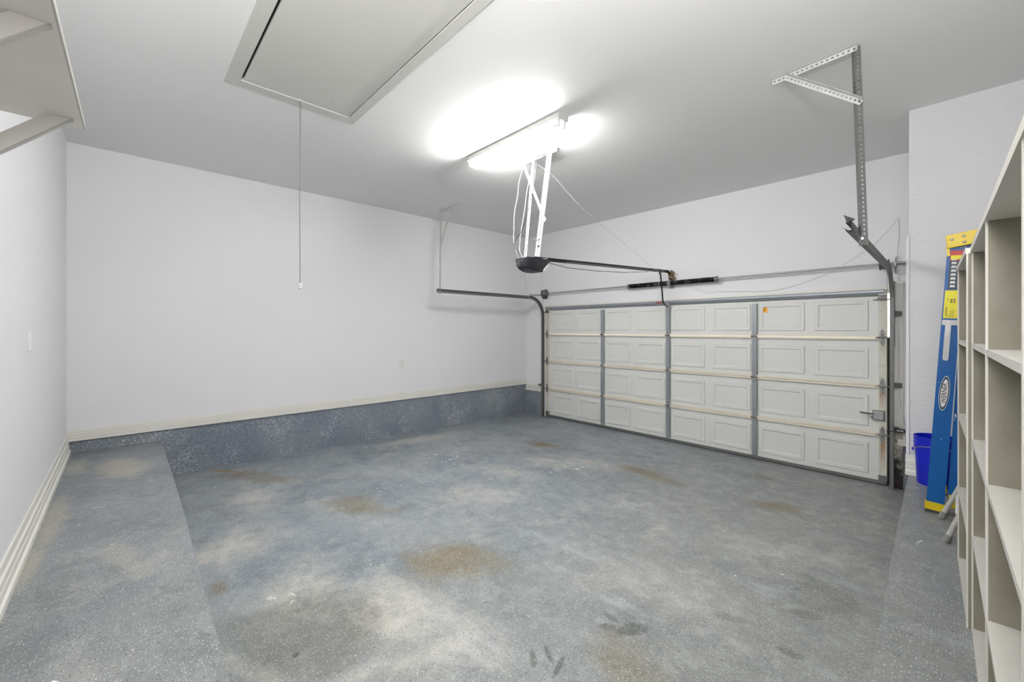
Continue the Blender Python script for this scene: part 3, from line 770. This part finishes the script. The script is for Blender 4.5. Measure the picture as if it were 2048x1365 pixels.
wire('low_voltage_wire', [(-.435, 6.032, 2.88), (-.425, 6.030, 2.72), (-.44, 6.032, 2.5), (-.43, 6.032, 2.2), (-.43, 6.022, 1.6), (-.425, 6.020, 1.0), (-.38, 6.03, .70), (-.36, 6.03, .63)], .0018, M['cord_dark'], 'thin grey wire dropping down the wall at the right jamb')
wire('opener_cable', [(-3.27, 3.24, 3.53), (-3.315, 3.20, 3.30), (-3.27, 3.14, 3.14), (-3.28, 3.10, 2.95), (-3.235, 3.05, 2.75), (-3.20, 3.02, 2.60), (-3.17, 3.05, 2.44)], .0028, M['cord'], 'white cable left of the opener hanger')
wire('opener_cable', [(-3.10, 3.22, 3.48), (-3.14, 3.16, 3.20), (-3.145, 3.12, 2.95), (-3.14, 3.06, 2.70), (-3.115, 3.02, 2.55), (-3.07, 2.985, 2.47), (-3.03, 3.005, 2.41)], .0028, M['cord'], 'white cable looping into the rear of the opener')
wire('opener_cable', [(-2.98, 3.135, 3.47), (-2.985, 3.11, 3.25), (-3.03, 3.08, 2.98), (-3.09, 3.03, 2.72), (-3.15, 2.99, 2.62), (-3.155, 2.985, 2.55), (-3.10, 2.985, 2.49), (-3.02, 3.005, 2.40)], .0035, M['black'], 'dark grey power cord running down to the opener')
wire('antenna_wire', [(-3.08, 3.06, 2.31), (-3.075, 3.07, 2.16), (-3.06, 3.10, 2.02), (-3.04, 3.14, 1.90), (-3.01, 3.17, 1.84), (-2.98, 3.18, 1.80)], .0018, M['cord_dark'], 'thin antenna wire dangling below the black opener')
wire('low_voltage_wire', [(-5.585, 6.033, 3.54), (-5.585, 6.033, 3.0), (-5.59, 6.033, 2.6), (-5.58, 6.033, 2.3), (-5.58, 6.033, 1.9)], .0015, M['cord_dark'], 'thin grey wire running down the wall left of the door')

# ================================================================== PHOTO EYES
def eye(x0, x1, z, label):
    t = thing('safety_sensor', label, 'sensor', ((x0 + x1) / 2, 5.955, z), 'door safety sensors')
    obj('sensor_body', MB().box(x0, x1, 5.93, 5.968, z - .018, z + .018), M['black'], t, bevel=.006)
    obj('lens_window', MB().box(x0 + .015, x1 - .015, 5.926, 5.931, z - .006, z + .006), M['galv'], t, 'pale lens')
    return t
e1 = eye(-5.60, -5.530, .607, 'black safety sensor at the foot of the left door track')
obj('mounting_arm', MB().box(-5.535, -5.515, 5.945, 5.951, .60, .62), M['black'], e1)
e2 = eye(-.455, -.372, .628, 'black safety sensor at the foot of the right door track')
obj('mounting_arm', MB().box(-.50, -.425, 5.925, 5.930, .640, .665).box(-.515, -.45, 5.900, 5.906, .612, .622), M['black'], e2)

# ================================================================== CEILING LIGHT
LX0, LX1, LY0, LY1 = -3.605, -2.315, 2.705, 2.835
lt = thing('ceiling_light', 'white twin tube fluorescent strip light glowing on the ceiling', 'light', ((LX0 + LX1) / 2, 2.77, ZC))
obj('channel', MB().prism([(LX0, LY0, ZC), (LX0, LY0, ZC - .055), (LX0, LY0 + .012, ZC - .062), (LX0, LY1 - .012, ZC - .062), (LX0, LY1, ZC - .055), (LX0, LY1, ZC)], (LX1 - LX0, 0, 0)), M['strap'], lt, 'white steel channel')
for x in (LX0 + .02, LX1 - .03):
    for y in (2.732, 2.808):
        obj('lamp_holder', MB().box(x - .008, x + .012, y - .014, y + .014, ZC - .115, ZC - .06), M['plate'], lt, bevel=.003)
for y in (2.732, 2.808):
    obj('fluorescent_tube', MB().tube([(LX0 + .032, y, ZC - .095), (LX1 - .085, y, ZC - .095)], .0165, 12), M['tube'], lt, 'lit fluorescent tube', smooth=True)
    obj('tube_cap', MB().tube([(LX1 - .085, y, ZC - .095), (LX1 - .038, y, ZC - .095)], .0168, 12), M['plate'], lt, smooth=True)
obj('seam_line', MB().box(LX0, LX1, LY0 - .002, LY0, ZC - .010, ZC - .006), M['galv_dark'], lt)

# ================================================================== ATTIC HATCH
ht = thing('attic_hatch', 'pull-down attic hatch panel framed by flat trim in the ceiling', 'hatch', (-2.65, 1.04, ZC))
pn = obj('hatch_panel', MB().box(HX0 + .011, HX1 - .01, HY0 + .022, HY1 - .012, ZC - .004, ZC + .012), M['hatch'], ht)
obj('cross_batten', MB().box(HX0 - .02, HX1, HY0 - .02, HY1 + .02, ZC + .03, ZC + .07), M['seal'], ht, 'dark board above the panel')
fr = [((-3.735, -1.57, .552, HY0 + .004), 'w'), ((-3.735, -1.57, HY1 - .004, 1.520), 'w'), ((-3.735, HX0 + .004, HY0 + .004, HY1 - .004), 'e'), ((HX1 - .004, -1.57, HY0 + .004, HY1 - .004), 'e')]
for (a, c, d, e), _ in fr:
    obj('frame_board', MB().box(a, c, d, e, ZC - .010, ZC + .0), M['hatch'], ht, bevel=.0015)
obj('screw', MB().lathe((-3.51, 1.26, ZC - .003), (0, 0, -1), [(.005, 0), (.004, .002)], 8), M['black'], ht)
pc = thing('pull_cord', 'long thin cord with small white handle hanging from the attic hatch', 'cord', (-3.618, 1.044, ZC))
obj('cord', MB().tube([(-3.612, 1.044, ZC + .006), (-3.618, 1.046, 3.35), (-3.614, 1.040, 2.8), (-3.617, 1.044, 2.3), (-3.618, 1.044, 2.055)], .0026, 6), M['cord_mid'], pc)
obj('screw_eye', MB().tube([(-3.612, 1.044, ZC + .006), (-3.612, 1.044, ZC - .02)], .004, 6), M['cord'], pc)
pr = []
for i in range(4): pr += [(.010, i * .011), (.0165, i * .011 + .002), (.0165, i * .011 + .006), (.010, i * .011 + .009)]
obj('handle', MB().lathe((-3.618, 1.044, 2.058), (0, 0, -1), [(.006, -.004)] + pr + [(.006, .046)], 14), M['plate'], pc, 'ribbed white handle', smooth=True)

# ================================================================== OUTLET, PLATE
o_ = thing('wall_outlet', 'small white electrical outlet low on the left wall', 'outlet', (XL, 3.255, 1.145))
obj('cover_plate', MB().box(XL, XL + .007, 3.212, 3.298, 1.080, 1.205), M['plate'], o_, bevel=.002)
for z in (1.118, 1.167):
    s_ = obj('socket', MB().lathe((XL + .0065, 3.255, z), (1, 0, 0), [(.017, 0), (.016, .003)], 14), M['plate'], o_)
    obj('slots', MB().box(XL + .009, XL + .0102, 3.247, 3.250, z - .006, z + .006).box(XL + .009, XL + .0102, 3.260, 3.263, z - .006, z + .006), M['galv_dark'], s_)
o_ = thing('blank_plate', 'painted over blank cover plate on the back wall at far left', 'cover plate', (-3.79, YB, 1.62))
obj('plate', MB().box(-3.845, -3.735, YB, YB + .008, 1.560, 1.675), M['wall'], o_, bevel=.002)
obj('inner_lid', MB().box(-3.825, -3.755, YB + .008, YB + .011, 1.572, 1.662), M['plate'], o_)

# ================================================================== OVERHEAD WALL SHELF (back wall)
ws = thing('wall_shelf', 'cream overhead board shelf on diagonal brackets, back wall', 'shelf', (-1.4, YB, 2.41))
b = MB().prism([(-2.12, -.404, 2.400), (-2.12, -.101, 2.400), (-1.336, -.114, 2.400), (-.65, -.125, 2.400), (-.65, -.404, 2.400)], (0, 0, .018))
obj('board', b, M['wshelf'], ws)
obj('edge_strip', MB().prism([(-2.12, -.101, 2.400), (-2.12, -.0965, 2.400), (-.65, -.1205, 2.400), (-.65, -.125, 2.400)], (0, 0, .020)), M['wedge'], ws, 'pale front edge')
for x in (-2.040, -1.440):
    b = MB().prism([(x - .018, -.184, 2.3995), (x - .018, -.121, 2.3995), (x - .018, -.404, 2.118), (x - .018, -.404, 2.180)], (.018, 0, 0))
    obj('bracket', b, M['wshelf'], ws)
    obj('bracket_edge', MB().prism([(x - .019, -.1205, 2.3995), (x - .019, -.1265, 2.3995), (x - .019, -.404, 2.122), (x - .019, -.404, 2.116)], (.020, 0, 0)), M['wedge'], ws, 'pale bracket edge')
    obj('wall_cleat', MB().box(x - .05, x + .03, -.404, -.386, 2.06, 2.3995), M['wshelf'], ws)

# ================================================================== SHELVING UNITS (right wall)
def unit(name, P0, P1, ys, label, tops=2.022):
    """front line from P0 (far) to P1 (near); ys = fractions along it where upright panels stand"""
    t = thing(name, label, 'shelving unit', (P0[0] + .15, (P0[1] + P1[1]) / 2, ZS), 'shelving units on the right wall')
    d = V((P1[0] - P0[0], P1[1] - P0[1], 0)); L = d.length; d.normalize(); n = V((-d.y, d.x, 0))
    if n.x < 0: n = -n
    P0 = V((*P0, 0)); dep = .30; th = .019
    Mx = Matrix.Translation(P0) @ Matrix(((d.x, n.x, 0, 0), (d.y, n.y, 0, 0), (0, 0, 1, 0), (0, 0, 0, 1)))
    pos = [f * (L - th) for f in ys]
    for p in pos:
        u_ = obj('upright_panel', MB().box(p, p + th, .004, dep, ZS, tops - .019, Mx), M['shelf_in'], t, 'beige plywood upright')
        obj('edge_band', MB().box(p - .0005, p + th + .0005, 0, .005, ZS, tops - .019, Mx), M['shelf'], u_)
    for a, c in zip(pos, pos[1:]):
        for z in (1.632, 1.243, .851, ZS + .018):
            obj('shelf_board', MB().box(a + th, c, .001, dep - .002, z - .018, z, Mx), M['wedge'], t, 'off-white shelf board')
    obj('top_board', MB().box(-.004, L, -.003, dep, tops - .019, tops + .004, Mx), M['shelf'], t)
    return t
u1 = unit('shelving_unit', (-.002, 3.275), (.0236, 2.55), (0, 1), 'narrow beige shelving unit nearest the blue ladder')
u2 = unit('shelving_unit', (.0373, 2.545), (.0890, .36), (0, .325, .672, 1), 'wide beige shelving unit nearest the camera at the right edge')
obj('nail', MB().tube([(.0100, 2.556, 2.027), (.0100, 2.556, 2.034)], .004, 6).tube([(.022, 2.556, 2.027), (.022, 2.556, 2.033)], .004, 6), M['galv_dark'], u1)

# ================================================================== STEPLADDER
ld = thing('stepladder', 'folded blue fibreglass stepladder with yellow cap leaning beside the shelves', 'ladder', (-.08, 4.2, ZS))
la = math.radians(3.3)
up = V((math.sin(la), 0, math.cos(la))); aw = V((math.cos(la), 0, -math.sin(la)))
def LP(a, b, y, base=(-.149, ZS + .045)): return V((base[0], 0, base[1])) + aw * a + up * b + V((0, y, 0))
YN0, YN1, YQ0, YQ1 = 3.985, 4.075, 4.490, 4.375
LEN = 1.79
def rail(a0, a1, b0, b1, yA, yB, w, inward, fl=.030):
    """C channel: web at y, flanges towards inward"""
    b = MB(); g = .004
    rings = []
    for f in (0, 1):
        a = a0 + (a1 - a0) * f; bb = b0 + (b1 - b0) * f; y = yA + (yB - yA) * f
        pr = [(a, 0), (a + w, 0), (a + w, fl), (a + w - g, fl), (a + w - g, g), (a + g, g), (a + g, fl), (a, fl)]
        rings.append([b.b.verts.new(LP(p, bb, y + inward * q)) for p, q in pr])
    r0, r1 = rings; n = len(r0)
    for i in range(n): b.b.faces.new((r0[i], r0[(i + 1) % n], r1[(i + 1) % n], r1[i]))
    b.b.faces.new(r0[::-1]); b.b.faces.new(r1); return b
obj('front_rail', rail(0, 0, 0, LEN, YN0, YN1, .086, 1), M['blue'], ld)
obj('front_rail', rail(0, 0, 0, LEN, YQ0, YQ1, .086, -1), M['blue'], ld)
obj('rear_rail', rail(.098, .084, .06, LEN - .03, YN0 + .012, YN1 + .012, .058, 1, .024), M['blue'], ld)
obj('rear_rail', rail(.098, .084, .06, LEN - .03, YQ0 - .012, YQ1 - .012, .058, -1, .024), M['blue'], ld)
def yr(b, near=True): return (YN0 + (YN1 - YN0) * b / LEN) if near else (YQ0 + (YQ1 - YQ0) * b / LEN)
for k in range(1, 6):
    b_ = .30 * k
    bb = MB(); ya, yb = yr(b_) + .005, yr(b_, False) - .005
    pts = [LP(.006, b_, ya), LP(.080, b_ + .02, ya), LP(.080, b_ + .005, ya), LP(.006, b_ - .022, ya)]
    bb.prism(pts, (0, yb - ya, 0)); obj('step', bb, M['alu'], ld)
for k in range(1, 5):
    b_ = .36 * k
    obj('rear_bar', MB().tube([LP(.15 - .02 * b_ / LEN, b_, yr(b_) + .02), LP(.15 - .02 * b_ / LEN, b_, yr(b_, False) - .02)], .010, 8), M['alu'], ld)
def foot(y, s, rear=False):
    y0, y1 = sorted((y - s * .006, y + s * .034))
    a0, a1, zb = (-.006, .092, -.008) if not rear else (.102, .170, .05)
    pts = [LP(a0, .028 + (0.02 if rear else 0), 0), LP(a1, .028 + (0.02 if rear else 0), 0), LP(a1, -.022, 0), LP(a0, -.022, 0)]
    if rear: pts = [LP(a0, .10, 0), LP(a1, .10, 0), LP(a1, .02, 0), LP(a0, .02, 0)]
    pts = [p + V((0, y0, 0)) for p in pts]
    f = obj('foot', MB().prism(pts, (0, y1 - y0, 0)), M['yellow'], ld, 'yellow plastic foot')
    if not rear:
        q = [LP(.010, .020, y0 - .002), LP(.078, .020, y0 - .002), LP(.072, -.008, y0 - .002), LP(.018, -.008, y0 - .002)]
        obj('foot_rim', MB().prism([LP(-.004, .028, y0 - .004), LP(.090, .028, y0 - .004), LP(.090, .020, y0 - .004), LP(-.004, .020, y0 - .004)], (0, .006, 0))
            .prism([LP(-.004, -.014, y0 - .004), LP(.090, -.014, y0 - .004), LP(.090, -.022, y0 - .004), LP(-.004, -.022, y0 - .004)], (0, .006, 0))
            .prism([LP(-.004, .022, y0 - .004), LP(.006, .022, y0 - .004), LP(.010, -.016, y0 - .004), LP(-.004, -.016, y0 - .004)], (0, .006, 0))
            .prism([LP(.080, .022, y0 - .004), LP(.090, .022, y0 - .004), LP(.090, -.016, y0 - .004), LP(.076, -.016, y0 - .004)], (0, .006, 0)), M['yellow'], f)
        c = LP(.043, 0, 0)
        xa = c.x - .046; xb = c.x + .048
        obj('tread', MB().prism([(xa, y0, ZS), (xb, y0, ZS), (xb, y0, LP(.09, -.022, 0).z), (xa, y0, LP(0, -.022, 0).z)], (0, y1 - y0, 0)), M['seal'], f, 'black rubber tread')
foot(YN0, 1); foot(YQ0, -1); foot(YN0 + .012, 1, True); foot(YQ0 - .012, -1, True)
# cap, tilted up to the right
ca = math.radians(9.0)
cu, cv = V((math.cos(ca), 0, math.sin(ca))), V((-math.sin(ca), 0, math.cos(ca)))
c0 = V((-.048, 0, 2.232))
def CP(a, b, y): return c0 + cu * a + cv * b + V((0, y, 0))
yc0, yc1 = YN1 - .022, YQ1 + .022
cap = obj('top_cap', MB().prism([CP(0, 0, yc0), CP(.29, 0, yc0), CP(.285, .088, yc0), CP(.004, .088, yc0)], (0, yc1 - yc0, 0)), M['yellow'], ld, 'yellow plastic top cap', bevel=.006)
obj('front_lip', MB().prism([CP(-.004, .02, yc0 + .01), CP(.012, .02, yc0 + .01), CP(.004, -.050, yc0 + .01), CP(-.010, -.050, yc0 + .01)], (0, yc1 - yc0 - .02, 0)), M['yellow'], cap)
for a, h in ((.028, .055), (.085, .062), (.082, .022)):
    obj('rivet', MB().lathe(CP(a, h, yc0), (0, -1, 0), [(.009, -.004), (.009, .001), (.006, .005), (.001, .006)], 12), M['alu'], cap, 'steel rivet', smooth=True)
# labels on the near rail
def web(a0, a1, b0, b1, off, th=.0008, skew=0):
    pts = [LP(a0, b0, yr(b0) - off), LP(a1, b0, yr(b0) - off), LP(a1 + skew, b1, yr(b1) - off), LP(a0 + skew, b1, yr(b1) - off)]
    return MB().prism(pts, (0, -th, 0))
fr_ = [o for o in ld.children if o.name.startswith('front_rail')][0]
obj('duty_label', web(.016, .075, 1.46, 1.705, .0002), M['label_n'], fr_, 'navy instruction label')
obj('red_header', web(.016, .082, 1.655, 1.722, .0012), M['label_r'], fr_, 'red header of the label')
obj('yellow_header', web(.020, .080, 1.663, 1.690, .0022), M['label_y'], fr_, 'yellow strip in the header')
b = MB()
for k in range(8):
    z = 1.476 + k * .026
    for (a0_, a1_, h0, h1) in ((.024, .050, 0, .014), (.030, .034, .014, .018), (.040, .048, .013, .017)):
        pts = [LP(a0_, z + h0, yr(z) - .0012), LP(a1_, z + h0, yr(z) - .0012), LP(a1_ - .003, z + h1, yr(z) - .0012), LP(a0_ + .003, z + h1, yr(z) - .0012)]
        b.prism(pts, (0, -.0008, 0))
obj('pictograms', b, M['label_w'], fr_, 'column of white pictograms')
obj('warning_label', web(.006, .075, 1.268, 1.455, .0002), M['label_y'], fr_, 'yellow warning label')
b = MB()
for a0_, a1_, z0_, z1_ in ((.016, .021, 1.285, 1.345), (.026, .028, 1.275, 1.29), (.020, .0215, 1.38, 1.41), (.024, .0255, 1.38, 1.40), (.034, .044, 1.372, 1.400), (.048, .058, 1.372, 1.402),
                         (.034, .0355, 1.275, 1.30), (.038, .0395, 1.275, 1.32), (.043, .0445, 1.275, 1.325), (.048, .0495, 1.275, 1.33), (.053, .0545, 1.275, 1.32)):
    n = max(1, int((z1_ - z0_) / .006))
    for i in range(n):
        zz = z0_ + (z1_ - z0_) * i / n
        b.prism([LP(a0_, zz, yr(zz) - .0012), LP(a1_, zz, yr(zz) - .0012), LP(a1_, zz + .0045, yr(zz) - .0012), LP(a0_, zz + .0045, yr(zz) - .0012)], (0, -.0006, 0))
obj('label_print', b, M['ink'], fr_, 'fine black print too small to read')
sb = obj('spreader_bracket', MB().prism([LP(.004, 1.222, yr(1.22) - .001), LP(.11, 1.222, yr(1.22) - .001), LP(.11, 1.256, yr(1.25) - .001), LP(.004, 1.256, yr(1.25) - .001)], (0, -.006, 0)), M['alu'], ld, 'aluminium spreader bracket')
obj('spreader_arm', MB().prism([LP(.020, 1.222, yr(1.22) - .001), LP(.048, 1.222, yr(1.22) - .001), LP(.048, .995, yr(.99) - .001), LP(.043, .984, yr(.98) - .001), LP(.026, .984, yr(.98) - .001), LP(.020, .995, yr(.99) - .001)], (0, -.007, 0)), M['alu'], ld, 'aluminium spreader arm')
# oval logo WERNER
ac, bc = .042, .765
def oval(ra, rb, off, th=.0008):
    pts = []
    for i in range(40):
        t_ = 2 * PI * i / 40
        bb_ = bc + rb * math.sin(t_) + .0 ; pts.append(LP(ac + ra * math.cos(t_) + .12 * rb * math.sin(t_) * .3, bb_, yr(bb_) - off))
    return MB().prism(pts, (0, -th, 0))
lg = obj('logo_border', oval(.0245, .117, .0002), M['label_w'], fr_, 'white rim of the oval logo')
obj('logo_oval', oval(.0222, .112, .0012), M['label_n'], fr_, 'dark navy oval')
obj('logo_field', oval(.0168, .094, .0022), M['label_w'], fr_, 'white inner oval')
ylean = (YN1 - YN0) / LEN
ex = (up + V((0, ylean, 0))).normalized(); ey = -aw; ez = V((0, -1, 0))
o0 = LP(ac, bc, yr(bc) - .0032)
M4 = Matrix(((ex.x, ey.x, ez.x, o0.x), (ex.y, ey.y, ez.y, o0.y), (ex.z, ey.z, ez.z, o0.z), (0, 0, 0, 1)))
text_mesh('logo_lettering', 'WERNER', .0335, M['ink'], M4, fr_, bold=.0004, shear=.05, label='word WERNER in dark bold capitals')

# ================================================================== BUCKET
bx, by = -.118, 4.722
bk = thing('bucket', 'deep blue plastic bucket in the corner behind the ladder', 'bucket', (bx, by, ZS))
pr = [(.001, 0), (.124, 0), (.128, .006), (.141, .285), (.148, .286), (.148, .300), (.143, .301), (.1435, .315), (.150, .316), (.150, .330), (.145, .331), (.1455, .345), (.151, .346), (.151, .358), (.147, .360), (.148, .371), (.152, .372), (.152, .380), (.144, .380), (.138, .30), (.122, .012), (.001, .012)]
pr = [(q * .88, h) for q, h in pr]
obj('pail', MB().lathe((bx, by, ZS), (0, 0, 1), pr, 40, cap=False), M['bucket'], bk, smooth=35)
pth = []
for i in range(13):
    a = PI * i / 12
    pth.append((bx - .133 * math.cos(a), by - .138 * math.sin(a), ZS + .262 + .055 * math.sin(a)))
obj('bail_handle', MB().tube(pth, .0028, 6), M['galv'], bk, 'bent wire handle')
obj('handle_ear', MB().lathe((bx - .128, by, ZS + .262), (-1, 0, 0), [(.016, 0), (.012, .012)], 10), M['bucket'], bk)
obj('handle_ear', MB().lathe((bx + .128, by, ZS + .262), (1, 0, 0), [(.016, 0), (.012, .012)], 10), M['bucket'], bk)

# ================================================================== FOLDED STEP STOOL
sx0 = -.052
st_ = thing('folding_stool', 'white tubular folded step stool with grey rubber feet between ladder and shelves', 'stool', (0, 3.68, ZS))
YA, YZ = 3.475, 3.895
def leg(y, x, dx, h, yin=0): return [(x, y, ZS + .012), (x + dx * .5, y + yin * .5, ZS + h * .5), (x + dx, y + yin, ZS + h)]
lean = .27; hh = .82
pth = [(-.045, YA, ZS + .02), (-.045 + lean, YA + .02, ZS + hh)]
for i in range(7):
    a = PI * i / 6
    pth.append((-.045 + lean + .012 * math.sin(a), (YA + YZ) / 2 - (YZ - YA - .04) / 2 * math.cos(a), ZS + hh + .02 + .05 * math.sin(a)))
pth += [(-.045 + lean, YZ - .02, ZS + hh), (-.070, YZ, ZS + .02)]
obj('front_frame', MB().tube(pth, .0135, 12), M['stool'], st_, smooth=True)
pth2 = [(.015, YA + .035, ZS + .03), (.012 + .22, YA + .05, ZS + .66), (.02 + .225, (YA + YZ) / 2, ZS + .68), (.012 + .22, YZ - .05, ZS + .66), (.015, YZ - .035, ZS + .03)]
obj('rear_frame', MB().tube(pth2, .011, 10), M['stool'], st_, smooth=True)
b = MB().prism([(-.012, YA + .03, ZS + .17), (-.012, YZ - .03, ZS + .17), (.058, YZ - .03, ZS + .36), (.058, YA + .03, ZS + .36)], (.016, 0, -.006))
obj('step', b, M['wht_metal'], st_, 'white folded step', bevel=.004)
b = MB().prism([(.09, YA + .03, ZS + .42), (.09, YZ - .03, ZS + .42), (.165, YZ - .03, ZS + .66), (.165, YA + .03, ZS + .66)], (.016, 0, -.006))
obj('step', b, M['wht_metal'], st_, 'white folded step', bevel=.004)
for x, y in ((-.049, YA), (-.074, YZ)):
    ax = V((lean, .02, hh)).normalized()
    obj('rubber_foot', MB().lathe((x - .002, y, ZS), ax, [(.0165, 0.004), (.0185, .008), (.0175, .048), (.0145, .052)], 14), M['rubber'], st_, smooth=30)
for y in (YA + .035, YZ - .035):
    obj('rubber_foot', MB().lathe((.013, y, ZS), (.3, 0, .9), [(.014, .004), (.015, .010), (.014, .040), (.012, .044)], 12), M['rubber'], st_, smooth=30)
